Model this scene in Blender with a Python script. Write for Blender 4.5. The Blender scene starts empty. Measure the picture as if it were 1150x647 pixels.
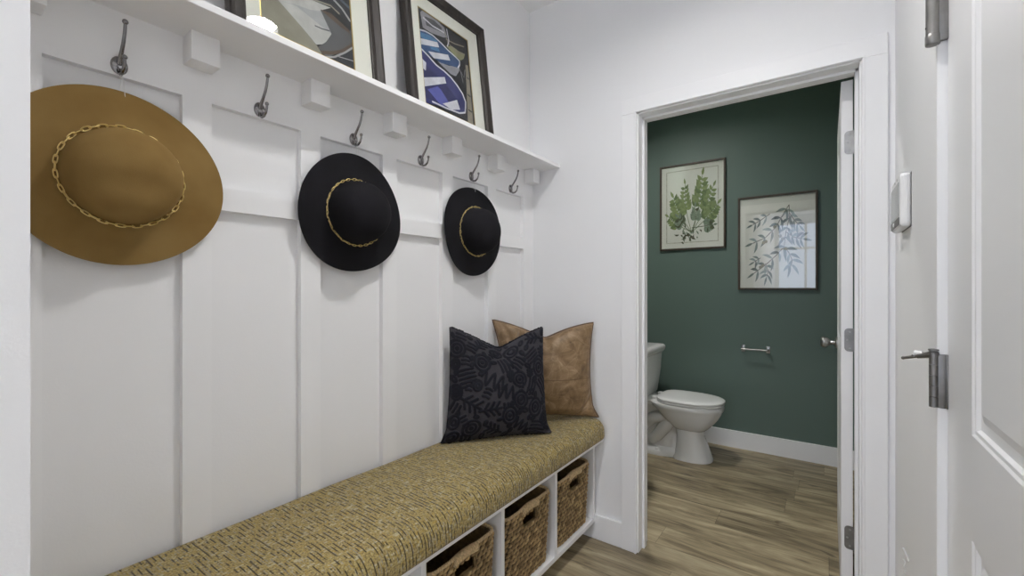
import bpy, bmesh, math, random
import numpy as np
from mathutils import Vector, Matrix, noise
S = bpy.context.scene
COL = S.collection
random.seed(7)
PI = math.pi

# ------------------------------------------------------------------ camera
FPX = 492.0; YAW = 35.7; CH = 1.24
cam = bpy.data.objects.new('camera', bpy.data.cameras.new('camera')); COL.objects.link(cam)
cam.location = (0, 0, CH); cam.rotation_euler = (PI/2, 0, math.radians(YAW))
cam.data.sensor_fit = 'HORIZONTAL'; cam.data.sensor_width = 36; cam.data.lens = FPX/1150*36
cam.data.clip_start = .01
S.camera = cam
# ------------------------------------------------------------------ light levels
S.view_settings.view_transform = 'Standard'; S.view_settings.look = 'None'
S.view_settings.gamma = 1; S.view_settings.use_curve_mapping = False
S.view_settings.exposure = 0.0
HALL_LAMP = 270.0; BATH_LAMP = 320.0; SKY = 3.2
LAMPS = [(-.38, 1.03), (-.35, -1.35), (-.35, -2.5)]; BATH_LAMPS = [(-1.05, 2.72)]
W = bpy.data.worlds.new('sky'); S.world = W; W.use_nodes = True
bg = W.node_tree.nodes['Background']; bg.inputs[0].default_value = (.70, .80, 1.0, 1); bg.inputs[1].default_value = SKY
try:
    S.cycles.use_denoising = True; S.cycles.max_bounces = 12; S.cycles.diffuse_bounces = 8
except Exception: pass
pl = bpy.data.lights.new('window_daylight', 'AREA'); pl.shape = 'RECTANGLE'; pl.size = 1.02; pl.size_y = 2.5
pl.cycles.is_portal = True
po = bpy.data.objects.new('window_daylight', pl); COL.objects.link(po)
po.location = (-.35, -3.19, 1.35); po.rotation_euler = (-PI/2, 0, 0)   # faces +Y
po.rotation_euler = (PI/2, 0, PI)

# ------------------------------------------------------------------ materials
def lin(h):
    h = h.lstrip('#'); c = [int(h[i:i+2], 16)/255 for i in (0, 2, 4)]
    return tuple((x/12.92 if x <= .04045 else ((x+.055)/1.055)**2.4) for x in c) + (1,)
class NT:
    def __init__(s, name):
        s.m = bpy.data.materials.new(name); s.m.use_nodes = True; s.t = s.m.node_tree
        s.b = s.t.nodes['Principled BSDF']
    def n(s, typ, **kw):
        nd = s.t.nodes.new(typ)
        for k, v in kw.items():
            if k.startswith('i_'):
                key = k[2:]; key = int(key) if key.isdigit() else key.replace('_', ' ')
                if isinstance(v, bpy.types.NodeSocket): s.t.links.new(v, nd.inputs[key])
                else: nd.inputs[key].default_value = v
            else: setattr(nd, k, v)
        return nd
    def l(s, a, b): s.t.links.new(a, b)
    def math(s, op, a, b=None, c=None):
        nd = s.t.nodes.new('ShaderNodeMath'); nd.operation = op
        for i, v in enumerate((a, b, c)):
            if v is None: continue
            if isinstance(v, bpy.types.NodeSocket): s.l(v, nd.inputs[i])
            else: nd.inputs[i].default_value = v
        return nd.outputs[0]
    def ramp(s, fac, stops, interp='LINEAR'):
        nd = s.t.nodes.new('ShaderNodeValToRGB'); nd.color_ramp.interpolation = interp
        e = nd.color_ramp.elements
        while len(e) < len(stops): e.new(.5)
        for i, (p, c) in enumerate(stops): e[i].position = p; e[i].color = c
        s.l(fac, nd.inputs[0]); return nd.outputs[0]
    def mix(s, fac, a, b, mode='MIX'):
        nd = s.t.nodes.new('ShaderNodeMix'); nd.data_type = 'RGBA'; nd.blend_type = mode
        for i, v in ((0, fac), (6, a), (7, b)):
            if isinstance(v, bpy.types.NodeSocket): s.l(v, nd.inputs[i])
            else: nd.inputs[i].default_value = v
        return nd.outputs[2]
    def noise(s, vec, scale, detail=3, rough=.5, dist=0):
        nd = s.n('ShaderNodeTexNoise'); nd.inputs['Scale'].default_value = scale; nd.inputs['Detail'].default_value = detail
        nd.inputs['Roughness'].default_value = rough; nd.inputs['Distortion'].default_value = dist
        if vec is not None: s.l(vec, nd.inputs['Vector'])
        return nd.outputs[0]
    def mapping(s, vec, scale=(1, 1, 1), rot=(0, 0, 0)):
        nd = s.n('ShaderNodeMapping'); nd.inputs['Scale'].default_value = scale; nd.inputs['Rotation'].default_value = rot
        s.l(vec, nd.inputs['Vector']); return nd.outputs[0]
    def co(s, which='Object'): return s.n('ShaderNodeTexCoord').outputs[which]
    def bump(s, h, strength=.3, dist=.01):
        nd = s.n('ShaderNodeBump'); nd.inputs['Strength'].default_value = strength; nd.inputs['Distance'].default_value = dist
        s.l(h, nd.inputs['Height']); s.l(nd.outputs[0], s.b.inputs['Normal'])
    def set(s, color=None, rough=None, metal=None, spec=None, sheen=None, coat=None):
        for k, v in (('Base Color', color), ('Roughness', rough), ('Metallic', metal), ('Specular IOR Level', spec), ('Sheen Weight', sheen), ('Coat Weight', coat)):
            if v is None: continue
            if isinstance(v, bpy.types.NodeSocket): s.l(v, s.b.inputs[k])
            else: s.b.inputs[k].default_value = v
        return s.m
def plain(name, hexc, rough=.5, metal=0, spec=.5, var=.06, sc=6):
    t = NT(name); c = lin(hexc); n = t.noise(t.co(), sc, 3)
    col = t.ramp(n, [(.3, tuple(x*(1-var) for x in c[:3])+(1,)), (.7, tuple(min(1, x*(1+var)) for x in c[:3])+(1,))])
    return t.set(col, rough, metal, spec)
def wallmat(name, hexc, rough=.6, bs=.08, sc=220):
    t = NT(name); n = t.noise(t.co(), sc, 3); n2 = t.noise(t.co(), 3.0, 2); c = lin(hexc)
    col = t.ramp(n2, [(.2, tuple(x*.985 for x in c[:3])+(1,)), (.8, c)])
    t.bump(n, bs, .002); return t.set(col, rough, 0, .35)
M = {}
M['wall'] = wallmat('white_wall_paint', '#efeff0', .6, .10)
M['trim'] = wallmat('white_trim_paint', '#f1f1f2', .38, .04, 90)
M['ceil'] = wallmat('ceiling_paint', '#efefef', .8, .15)
M['green'] = wallmat('dark_green_paint', '#62746c', .5, .12)
M['door'] = wallmat('white_door_paint', '#eeeeef', .33, .05, 60)
M['chrome'] = plain('brushed_nickel', '#a8a6a4', .28, 1, .5, .1, 40)
M['dkmetal'] = plain('dark_nickel', '#8a8886', .46, 1, .5, .12, 30)
M['hook'] = plain('polished_pewter', '#8d8b8c', .18, 1, .5, .1, 50)
M['gold'] = plain('gold_chain_metal', '#f2dc98', .38, 1, .5, .1, 80)
M['black'] = plain('black_plastic', '#1a1a1b', .5)
M['white_plastic'] = plain('white_plastic', '#e4e4e4', .35)
M['screen'] = plain('grey_screen', '#a9abab', .3)
M['porcelain'] = plain('white_porcelain', '#e4e4e3', .12, 0, .6, .01)
M['seat'] = plain('white_seat_plastic', '#e8e8e7', .25, 0, .5, .01)
M['gap'] = plain('dark_gap', '#222220', .8)
M['thread'] = plain('white_thread', '#e8e8e6', .6)
M['matboard'] = plain('cream_mat_board', '#e9e6dc', .8, 0, .3, .01)
M['matwhite'] = plain('white_paper', '#ebe8e0', .8, 0, .3, .02, 4)
M['goldline'] = plain('gold_fillet', '#b49a5a', .4, .6)
def emis(name, col, st):
    t = NT(name); t.b.inputs['Emission Color'].default_value = col; t.b.inputs['Emission Strength'].default_value = st
    n = t.noise(t.co(), 3, 1); t.set(t.ramp(n, [(0, (.9, .9, .9, 1)), (1, (.95, .95, .95, 1))]), .5); return t.m
M['lamp'] = emis('lamp_lens', (1, .99, .972, 1), HALL_LAMP)
M['lampb'] = emis('bathroom_lamp_lens', (1, .975, .935, 1), BATH_LAMP)
# clear glass sheet over the pictures: a thin see-through coat that mirrors a little
def glass(name='picture_glass', k=1.1):
    t = NT(name); nt = t.t; nt.nodes.remove(t.b); out = nt.nodes['Material Output']
    tr = nt.nodes.new('ShaderNodeBsdfTransparent'); tr.inputs[0].default_value = (.97, .98, .975, 1)
    gl = nt.nodes.new('ShaderNodeBsdfGlossy'); gl.inputs['Roughness'].default_value = .015
    fr = nt.nodes.new('ShaderNodeFresnel'); fr.inputs[0].default_value = 1.55
    mx = nt.nodes.new('ShaderNodeMixShader')
    geo = nt.nodes.new('ShaderNodeNewGeometry')
    f2 = t.math('MULTIPLY', t.math('MULTIPLY', fr.outputs[0], k), t.math('SUBTRACT', 1.0, geo.outputs['Backfacing']))
    nt.links.new(f2, mx.inputs[0]); nt.links.new(tr.outputs[0], mx.inputs[1]); nt.links.new(gl.outputs[0], mx.inputs[2])
    nt.links.new(mx.outputs[0], out.inputs[0]); return t.m
M['glass'] = glass(); M['glass2'] = glass('glossy_picture_glass', 3.0)
# dark stained wood frames
def darkwood(name, a, b, rough=.35):
    t = NT(name); v = t.mapping(t.co(), (40, 40, 3)); n = t.noise(v, 1.5, 5, .6, .4)
    t.bump(n, .15, .002); return t.set(t.ramp(n, [(.25, lin(a)), (.75, lin(b))]), rough)
M['frame'] = darkwood('espresso_wood', '#17120f', '#352e28', .58)
M['frame2'] = darkwood('walnut_strip_wood', '#2a221b', '#5b4d3e', .5)
# vinyl plank floor, planks running across the corridor
def floor():
    t = NT('oak_plank_floor'); co = t.co()
    sep = t.n('ShaderNodeSeparateXYZ'); t.l(co, sep.inputs[0]); x, y = sep.outputs[0], sep.outputs[1]
    PW = .178; PL = 1.22
    row = t.math('FLOOR', t.math('DIVIDE', y, PW))
    wn = t.n('ShaderNodeTexWhiteNoise', noise_dimensions='1D'); t.l(row, wn.inputs['W'])
    xs = t.math('ADD', t.math('DIVIDE', x, PL), t.math('MULTIPLY', wn.outputs[0], 5.0))
    pl_ = t.math('FLOOR', xs)
    cid = t.n('ShaderNodeCombineXYZ'); t.l(pl_, cid.inputs[0]); t.l(row, cid.inputs[1])
    w2 = t.n('ShaderNodeTexWhiteNoise', noise_dimensions='3D'); t.l(cid.outputs[0], w2.inputs['Vector'])
    sh = t.n('ShaderNodeCombineXYZ'); t.l(t.math('MULTIPLY_ADD', w2.outputs[0], 37.0, x), sh.inputs[0])
    t.l(t.math('MULTIPLY_ADD', w2.outputs[0], 11.0, y), sh.inputs[1])
    g1 = t.noise(t.mapping(sh.outputs[0], (1.0, 6.5, 1)), 1.7, 6, .62, 1.1)
    g2 = t.noise(t.mapping(sh.outputs[0], (5, 110, 1)), 1.0, 4, .6, .3)
    kn = t.noise(t.mapping(sh.outputs[0], (2.2, 7, 1)), 1.5, 2, .5, 1.5)
    g = t.math('ADD', t.math('MULTIPLY', g1, .80), t.math('MULTIPLY', g2, .20))
    c = t.ramp(g, [(.34, lin('#5b5140')), (.45, lin('#8b7e65')), (.54, lin('#a5977b')), (.66, lin('#c2b596'))])
    tone = t.math('MULTIPLY_ADD', w2.outputs[0], .34, .80)
    tc = t.n('ShaderNodeCombineXYZ'); [t.l(tone, tc.inputs[i]) for i in range(3)]
    c = t.mix(1.0, c, tc.outputs[0], 'MULTIPLY')
    kf = t.ramp(kn, [(.66, (0, 0, 0, 1)), (.76, (1, 1, 1, 1))])
    c = t.mix(t.math('MULTIPLY', kf, .75), c, lin('#3a3022'))
    fy = t.math('FRACT', t.math('DIVIDE', y, PW)); fx = t.math('FRACT', xs)
    e1 = t.math('LESS_THAN', fy, .012); e2 = t.math('LESS_THAN', fx, .0016)
    e = t.math('MAXIMUM', e1, e2); c = t.mix(t.math('MULTIPLY', e, .55), c, lin('#2c251c'))
    t.bump(t.math('SUBTRACT', t.math('MULTIPLY', g2, .3), e), .2, .002)
    return t.set(c, t.math('MULTIPLY_ADD', g2, .2, .34), 0, .4)
M['floor'] = floor()
# tweed of the bench cushion (uses UV: u metres along the bench, v metres across it)
def tweed():
    t = NT('gold_tweed'); uv = t.co('UV'); sep = t.n('ShaderNodeSeparateXYZ'); t.l(uv, sep.inputs[0])
    wob = t.noise(t.mapping(uv, (6, 6, 1)), 1, 2)
    u = t.math('ADD', sep.outputs[0], t.math('MULTIPLY', wob, .012)); v = t.math('ADD', sep.outputs[1], t.math('MULTIPLY', wob, .01))
    def rows(pitch, lenscale, seed, lo, hi, width=.5):
        a = t.math('DIVIDE', u, pitch); r = t.math('FLOOR', a); f = t.math('FRACT', a)
        cv = t.n('ShaderNodeCombineXYZ'); t.l(t.math('MULTIPLY_ADD', r, 7.31, seed), cv.inputs[0]); t.l(t.math('MULTIPLY', v, lenscale), cv.inputs[1])
        nn = t.noise(cv.outputs[0], 1.0, 2, .6)
        m = t.ramp(nn, [(lo, (0, 0, 0, 1)), (hi, (1, 1, 1, 1))])
        pr = t.math('SUBTRACT', 1.0, t.math('MULTIPLY', t.math('ABSOLUTE', t.math('SUBTRACT', f, .5)), 2.0))
        pr = t.ramp(pr, [(1-width-.1, (0, 0, 0, 1)), (1-width+.25, (1, 1, 1, 1))])
        return t.math('MULTIPLY', m, pr)
    def cols(pitch, lenscale, seed, lo, hi):
        a = t.math('DIVIDE', v, pitch); r = t.math('FLOOR', a)
        cv = t.n('ShaderNodeCombineXYZ'); t.l(t.math('MULTIPLY_ADD', r, 5.17, seed), cv.inputs[0]); t.l(t.math('MULTIPLY', u, lenscale), cv.inputs[1])
        nn = t.noise(cv.outputs[0], 1.0, 2, .6); return t.ramp(nn, [(lo, (0, 0, 0, 1)), (hi, (1, 1, 1, 1))])
    c = t.ramp(t.noise(t.mapping(uv, (170, 190, 1)), 1, 2, .7), [(.3, lin('#665a3d')), (.5, lin('#9a8753')), (.72, lin('#b9a877'))])
    c = t.mix(t.math('MULTIPLY', cols(.0045, 70, 3.3, .56, .64), .6), c, lin('#a88a3e'))
    c = t.mix(t.math('MULTIPLY', cols(.0052, 50, 13.3, .57, .64), .6), c, lin('#bfb89f'))
    c = t.mix(t.math('MULTIPLY', rows(.0070, 30, 41., .52, .60, .5), .6), c, lin('#8f8c84'))
    c = t.mix(t.math('MULTIPLY', rows(.0112, 24, 0., .475, .53, .34), .95), c, lin('#221d17'))
    c = t.mix(t.math('MULTIPLY', rows(.0074, 50, 9., .60, .66, .4), .8), c, lin('#332c22'))
    h = t.math('ADD', t.noise(t.mapping(uv, (320, 320, 1)), 1, 2), t.math('MULTIPLY', rows(.0048, 20, 2., .2, .8, .6), .5))
    t.bump(h, .55, .003); t.set(c, .9, 0, .2, .15); return t.m
M['tweed'] = tweed()
def felt(name, a, b):
    t = NT(name); co = t.co(); n = t.noise(co, 9, 3); n2 = t.noise(co, 500, 2)
    t.bump(n2, .25, .001); t.set(t.ramp(n, [(.3, lin(a)), (.7, lin(b))]), .95, 0, .15, .35)
    t.b.inputs['Sheen Roughness'].default_value = .5; t.b.inputs['Sheen Tint'].default_value = lin(b); return t.m
M['camel'] = felt('camel_felt', '#806539', '#8d7346')
M['blackfelt'] = felt('black_felt', '#19191b', '#212024')
def leather():
    t = NT('tan_leather'); uv = t.co('UV'); co = t.co()
    n = t.noise(co, 14, 6, .65, 1.2); v = t.n('ShaderNodeTexVoronoi', feature='DISTANCE_TO_EDGE'); v.inputs['Scale'].default_value = 16
    t.l(t.mapping(co, (1, 1, 1)), v.inputs['Vector'])
    c = t.ramp(n, [(.25, lin('#553f29')), (.45, lin('#7e6546')), (.62, lin('#947b5d')), (.8, lin('#b8a283'))])
    vein = t.ramp(v.outputs[0], [(0, (1, 1, 1, 1)), (.03, (0, 0, 0, 1))])
    c = t.mix(t.math('MULTIPLY', vein, t.math('MULTIPLY', n, .35)), c, lin('#c0a98c'))
    sep = t.n('ShaderNodeSeparateXYZ'); t.l(uv, sep.inputs[0])
    seam = t.math('LESS_THAN', t.math('ABSOLUTE', t.math('SUBTRACT', sep.outputs[1], .43)), .004)
    c = t.mix(t.math('MULTIPLY', seam, .6), c, lin('#5b4028'))
    h = t.math('SUBTRACT', t.math('ADD', t.math('MULTIPLY', n, .6), t.math('MULTIPLY', t.noise(co, 260, 2), .12)), seam)
    t.bump(h, .3, .004); return t.set(c, t.math('MULTIPLY_ADD', n, .3, .32), 0, .45)
M['leather'] = leather()
M['piping'] = plain('dark_leather_piping', '#5a4330', .5)
def navy():
    t = NT('navy_embroidery'); a = t.n('ShaderNodeAttribute', attribute_name='applique'); n = t.noise(t.co(), 420, 2)
    c = t.mix(a.outputs['Fac'], lin('#3b393e'), lin('#0b0c17'))
    c = t.mix(t.math('MULTIPLY', n, .3), c, lin('#1b1d2c'))
    t.bump(n, .5, .002); t.set(c, .7, 0, .3); return t.m
M['navy'] = navy(); M['navyedge'] = plain('navy_yarn', '#11121d', .8, 0, .3, .2, 90)
def wicker(name, dark=1.0):
    t = NT(name); co = t.co(); n = t.noise(co, 35, 3, .6); n2 = t.noise(t.mapping(co, (60, 60, 300)), 1, 3, .6)
    g = t.math('ADD', t.math('MULTIPLY', n, .6), t.math('MULTIPLY', n2, .4))
    c = t.ramp(g, [(.30, lin('#7a6342')), (.47, lin('#987e57')), (.58, lin('#b0976b')), (.72, lin('#cbb58a'))])
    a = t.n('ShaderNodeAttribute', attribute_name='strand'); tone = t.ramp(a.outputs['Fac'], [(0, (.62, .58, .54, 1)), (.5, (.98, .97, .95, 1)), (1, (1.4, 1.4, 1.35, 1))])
    c = t.mix(1.0, c, tone, 'MULTIPLY'); a2 = t.n('ShaderNodeAttribute', attribute_name='weave_shade'); c = t.mix(a2.outputs['Fac'], c, lin('#1d140b')); t.bump(n2, .3, .002); return t.set(c, .62, 0, .4)  # shade in the gaps between strands is painted in as dark brown
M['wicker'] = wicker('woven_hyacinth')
M['wrap'] = plain('wrapped_reed', '#ccb48c', .6, 0, .4, .3, 150)

# ------------------------------------------------------------------ mesh helpers
class MB:
    def __init__(s): s.v = []; s.f = []; s.mi = []; s.sm = []
    def add(s, vs, fs, mi=0, smooth=False):
        o = len(s.v); s.v += [tuple(x) for x in vs]
        for f in fs: s.f.append(tuple(i+o for i in f)); s.mi.append(mi); s.sm.append(smooth)
        return s
    def box(s, x0, x1, y0, y1, z0, z1, bev=0, mi=0, mat=None):
        bm = bmesh.new(); bmesh.ops.create_cube(bm, size=1)
        for v in bm.verts: v.co = Vector(((x0+x1)/2+v.co.x*(x1-x0), (y0+y1)/2+v.co.y*(y1-y0), (z0+z1)/2+v.co.z*(z1-z0)))
        if bev: bmesh.ops.bevel(bm, geom=list(bm.edges), offset=bev, segments=2, affect='EDGES', profile=.5)
        if mat is not None: bm.transform(mat)
        bm.verts.index_update(); s.add([v.co[:] for v in bm.verts], [[v.index for v in f.verts] for f in bm.faces], mi, False); bm.free(); return s
    def tube(s, pts, r, n=10, mi=0, closed=False, cap=True):
        pts = [Vector(p) for p in pts]; k = len(pts); rs = r if isinstance(r, (list, tuple)) else [r]*k
        up = None; vs = []
        for i in range(k):
            a = pts[(i-1) % k] if (closed or i > 0) else pts[i]; b = pts[(i+1) % k] if (closed or i < k-1) else pts[i]
            d = (b-a).normalized()
            if up is None: up = d.orthogonal().normalized()
            up = (up-d*up.dot(d)); up = up.normalized() if up.length > 1e-6 else d.orthogonal().normalized()
            sd = d.cross(up)
            for j in range(n):
                t = 2*PI*j/n; vs.append(pts[i]+(up*math.cos(t)+sd*math.sin(t))*rs[i])
        fs = []
        for i in range(k if closed else k-1):
            for j in range(n):
                a = i*n+j; b = i*n+(j+1) % n; c = ((i+1) % k)*n+(j+1) % n; d = ((i+1) % k)*n+j; fs.append((a, b, c, d))
        if cap and not closed: fs.append(tuple(range(n))[::-1]); fs.append(tuple((k-1)*n+j for j in range(n)))
        return s.add(vs, fs, mi, True)
    def ball(s, c, r, mi=0, sc=(1, 1, 1), n=14):
        vs = []; fs = []; m = n//2+1
        for i in range(m+1):
            th = PI*i/m
            for j in range(n):
                ph = 2*PI*j/n; vs.append((c[0]+r*sc[0]*math.sin(th)*math.cos(ph), c[1]+r*sc[1]*math.sin(th)*math.sin(ph), c[2]+r*sc[2]*math.cos(th)))
        for i in range(m):
            for j in range(n): fs.append((i*n+j, (i+1)*n+j, (i+1)*n+(j+1) % n, i*n+(j+1) % n))
        return s.add(vs, fs, mi, True)
    def lathe(s, prof, c=(0, 0, 0), axis='Z', n=32, mi=0):   # prof: (radius, along)
        vs = []; fs = []
        for (r, a) in prof:
            for j in range(n):
                t = 2*PI*j/n; p, q = r*math.cos(t), r*math.sin(t)
                vs.append({'Z': (c[0]+p, c[1]+q, c[2]+a), 'X': (c[0]+a, c[1]+p, c[2]+q), 'Y': (c[0]+q, c[1]+a, c[2]+p)}[axis])
        for i in range(len(prof)-1):
            for j in range(n): fs.append((i*n+j, i*n+(j+1) % n, (i+1)*n+(j+1) % n, (i+1)*n+j))
        fs.append(tuple(range(n))[::-1]); fs.append(tuple((len(prof)-1)*n+j for j in range(n)))
        return s.add(vs, fs, mi, True)
    def loft(s, rings, mi=0, caps=True, smooth=True):
        n = len(rings[0]); vs = [p for r in rings for p in r]; fs = []
        for i in range(len(rings)-1):
            for j in range(n): fs.append((i*n+j, i*n+(j+1) % n, (i+1)*n+(j+1) % n, (i+1)*n+j))
        if caps: fs.append(tuple(range(n))[::-1]); fs.append(tuple((len(rings)-1)*n+j for j in range(n)))
        return s.add(vs, fs, mi, smooth)
    def grid(s, P, mi=0, wrap=False):   # P[i][j]
        a = len(P); b = len(P[0]); vs = [p for r in P for p in r]; fs = []
        for i in range(a-1):
            for j in range(b if wrap else b-1): fs.append((i*b+j, i*b+(j+1) % b, (i+1)*b+(j+1) % b, (i+1)*b+j))
        return s.add(vs, fs, mi, True)
    def build(s, name, mats, parent=None, sub=0, origin=None, autosm=True):
        me = bpy.data.meshes.new(name); vs = s.v
        if origin: vs = [(v[0]-origin[0], v[1]-origin[1], v[2]-origin[2]) for v in vs]
        me.from_pydata(vs, [], s.f)
        for m in (mats if isinstance(mats, (list, tuple)) else [mats]): me.materials.append(m)
        me.polygons.foreach_set('material_index', s.mi); me.polygons.foreach_set('use_smooth', s.sm)
        bm = bmesh.new(); bm.from_mesh(me); bmesh.ops.remove_doubles(bm, verts=bm.verts, dist=1e-6)
        bmesh.ops.recalc_face_normals(bm, faces=bm.faces); bm.to_mesh(me); bm.free(); me.update()
        if autosm and any(s.sm):
            try: me.set_sharp_from_angle(angle=math.radians(50))
            except Exception: pass
        o = bpy.data.objects.new(name, me); COL.objects.link(o)
        if origin: o.location = origin
        if parent is not None: o.parent = parent
        if sub:
            md = o.modifiers.new('sub', 'SUBSURF'); md.levels = sub; md.render_levels = sub
        return o
def thing(name, label, cat, loc=(0, 0, 0), rot=(0, 0, 0), group=None):
    o = bpy.data.objects.new(name, None); COL.objects.link(o); o.location = loc; o.rotation_euler = rot; o.empty_display_size = .05
    o['label'] = label; o['category'] = cat
    if group: o['group'] = group
    return o
def tag(o, label, cat, group=None):
    o['label'] = label; o['category'] = cat
    if group: o['group'] = group
    return o
def struct(o): o['kind'] = 'structure'; return o
def dup(root, loc, label, group=None):
    r = root.copy(); COL.objects.link(r); r.location = loc; r['label'] = label
    if group: r['group'] = group
    for ch in list(root.children):
        c = ch.copy(); COL.objects.link(c); c.parent = r
        for g in ch.children:
            d = g.copy(); COL.objects.link(d); d.parent = c
    return r

# ------------------------------------------------------------------ room dimensions (metres, camera above the origin)
XB = -1.306      # face of the battens on the panelled wall
XL = -1.325      # face of the wall behind them
XR = .193        # right wall
YW = 2.012       # doorway wall, hall side
YB2 = 2.13       # doorway wall, bathroom side
YG = 3.785       # green wall
H = 2.752
SE = .103        # end wall of the bench alcove
OL, OR, OT = -.715, .095, 2.052  # clear opening of the bathroom doorway
# ------------------------------------------------------------------ structure
struct(MB().box(-1.6, 1.2, -3.4, 4.0, -.05, 0).build('floor', M['floor']))
w = MB(); hs_ = .083; allL = sorted(LAMPS+BATH_LAMPS, key=lambda p: p[1]); yprev = -3.4
for (lx, ly) in allL:
    w.box(-1.6, 1.2, yprev, ly-hs_, H, H+.06); w.box(-1.6, lx-hs_, ly-hs_, ly+hs_, H, H+.06); w.box(lx+hs_, 1.2, ly-hs_, ly+hs_, H, H+.06)
    w.box(lx-hs_, lx+hs_, ly-hs_, ly+hs_, H+.056, H+.06); yprev = ly+hs_
w.box(-1.6, 1.2, yprev, 4.0, H, H+.06); struct(w.build('ceiling', M['ceil']))
struct(MB().box(-1.42, XL, SE-.2, YW+.002, 0, H).build('wall_left', M['wall']))
struct(MB().box(-1.42, -.8923, -3.2, SE, 0, H).build('wall_alcove', M['wall']))
w = MB(); w.box(-1.42, OL-.02, YW, YB2, 0, H); w.box(OR+.02, .5, YW, YB2, 0, H); w.box(OL-.02, OR+.02, YW, YB2, OT+.02, H)
struct(w.build('wall_back', M['wall']))
# entry door wall at the right with its opening
DY0, DY1, DT = .39, 1.30, 2.06
w = MB(); w.box(XR, XR+.12, DY1, YW, 0, H, 0); w.box(XR, XR+.12, -3.2, DY0, 0, H); w.box(XR, XR+.12, DY0, DY1, DT, H)
struct(w.build('wall_right', M['wall']))
# hall end wall with the window that lets the daylight in
w = MB(); w.box(-1.0, -.86, -3.32, -3.2, 0, H); w.box(.16, .31, -3.32, -3.2, 0, H); w.box(-.86, .16, -3.32, -3.2, 0, .10); w.box(-.86, .16, -3.32, -3.2, 2.60, H)
struct(w.build('wall_front', M['wall']))
w = MB()
for a in ((-.88, -.82), (.12, .18), (-.37, -.33)): w.box(a[0], a[1], -3.28, -3.22, .08, 2.62)
for z in (.08, 2.56): w.box(-.88, .18, -3.28, -3.22, z, z+.06)
w.box(-.88, .18, -3.28, -3.22, 2.04, 2.08)
struct(w.build('window_1', M['trim']))
# bathroom shell
w = MB(); w.box(-1.45, 1.2, YG, YG+.1, 0, H); struct(w.build('wall_green', M['green']))
w = MB(); w.box(-1.42, -1.30, YB2, YG, 0, H); struct(w.build('wall_bathroom_left', M['green']))
w = MB(); w.box(.95, 1.05, YB2, YG, 0, H); struct(w.build('wall_bathroom_right', M['green']))
w = MB(); w.box(-1.30, OL-.09, YB2, YB2+.004, 0, H); w.box(OR+.09, .95, YB2, YB2+.004, 0, H); w.box(OL-.09, OR+.09, YB2, YB2+.004, OT+.09, H)
struct(w.build('wall_bathroom_front', M['green']))
# base boards
def bb(name, x0, x1, y0, y1, h=.125): struct(MB().box(x0, x1, y0, y1, 0, h, .002).build(name, M['trim']))
bb('baseboard_green', -1.30, .95, YG-.015, YG+.001, .131)
bb('baseboard_bathroom_right', .935, .951, YB2, YG-.015)
bb('baseboard_back', XL, OL-.075, YW-.014, YW+.001, .118)
bb('baseboard_right', XR-.014, XR+.001, DY1+.001, YW-.016, .118)
bb('baseboard_alcove', -.8933, -.879, -3.19, SE, .118)
# jambs, stops and casing of the bathroom doorway
w = MB()
w.box(OL-.02, OL, YW-.004, YB2+.004, 0, OT+.02, .001); w.box(OR, OR+.02, YW-.004, YB2+.004, 0, OT+.02, .001); w.box(OL-.02, OR+.02, YW-.004, YB2+.004, OT, OT+.02, .001)
w.box(OL, OL+.011, YW+.045, YW+.08, 0, OT, .002); w.box(OR-.011, OR, YW+.045, YW+.08, 0, OT, .002); w.box(OL, OR, YW+.045, YW+.08, OT-.011, OT, .002)
struct(w.build('trim_1', M['trim']))
def casing(name, yf, yb):
    w = MB(); c = .072; r = .006; s = 1 if yb > yf else -1
    for (x0, x1) in ((OL-r-c, OL-r), (OR+r, OR+r+c)):
        w.box(x0, x1, min(yf, yb), max(yf, yb), 0, OT+r+c if False else OT+r, .002)
    w.box(OL-r-c, OR+r+c, min(yf, yb), max(yf, yb), OT+r, OT+r+c, .002)
    # thin inner bead
    yc = yf-s*.004
    for (x0, x1) in ((OL-r-.010, OL-r-.002), (OR+r+.002, OR+r+.010)):
        w.box(x0, x1, min(yc, yb), max(yc, yb), 0, OT+r+.002, .0015)
    w.box(OL-r-.010, OR+r+.010, min(yc, yb), max(yc, yb), OT+r+.002, OT+r+.010, .0015)
    struct(w.build(name, M['trim']))
casing('trim_2', YW-.016, YW+.001); casing('trim_3', YB2+.02, YB2-.001)
# entry door jamb edge
w = MB(); w.box(XR-.0005, XR+.12, DY1-.001, DY1+.014, 0, DT, .001); w.box(XR, XR+.12, DY0-.012, DY0, 0, DT); w.box(XR, XR+.12, DY0, DY1, DT-.001, DT+.01)
struct(w.build('trim_4', M['trim']))
# board-and-batten panelling
st = [(.103, .167)] + [(.408+.3034*i, .472+.3034*i) for i in range(5)] + [(1.921, 2.012)]
w = MB()
for a, b in st: w.box(XL-.001, XB, a, b, .35, 1.722)
w.box(XL-.001, XB, SE, YW, 1.722, 1.869)
for i in range(6): w.box(XL-.001, XB, st[i][1], st[i+1][0], 1.447, 1.507)
struct(w.build('trim_5', M['trim']))

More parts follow.
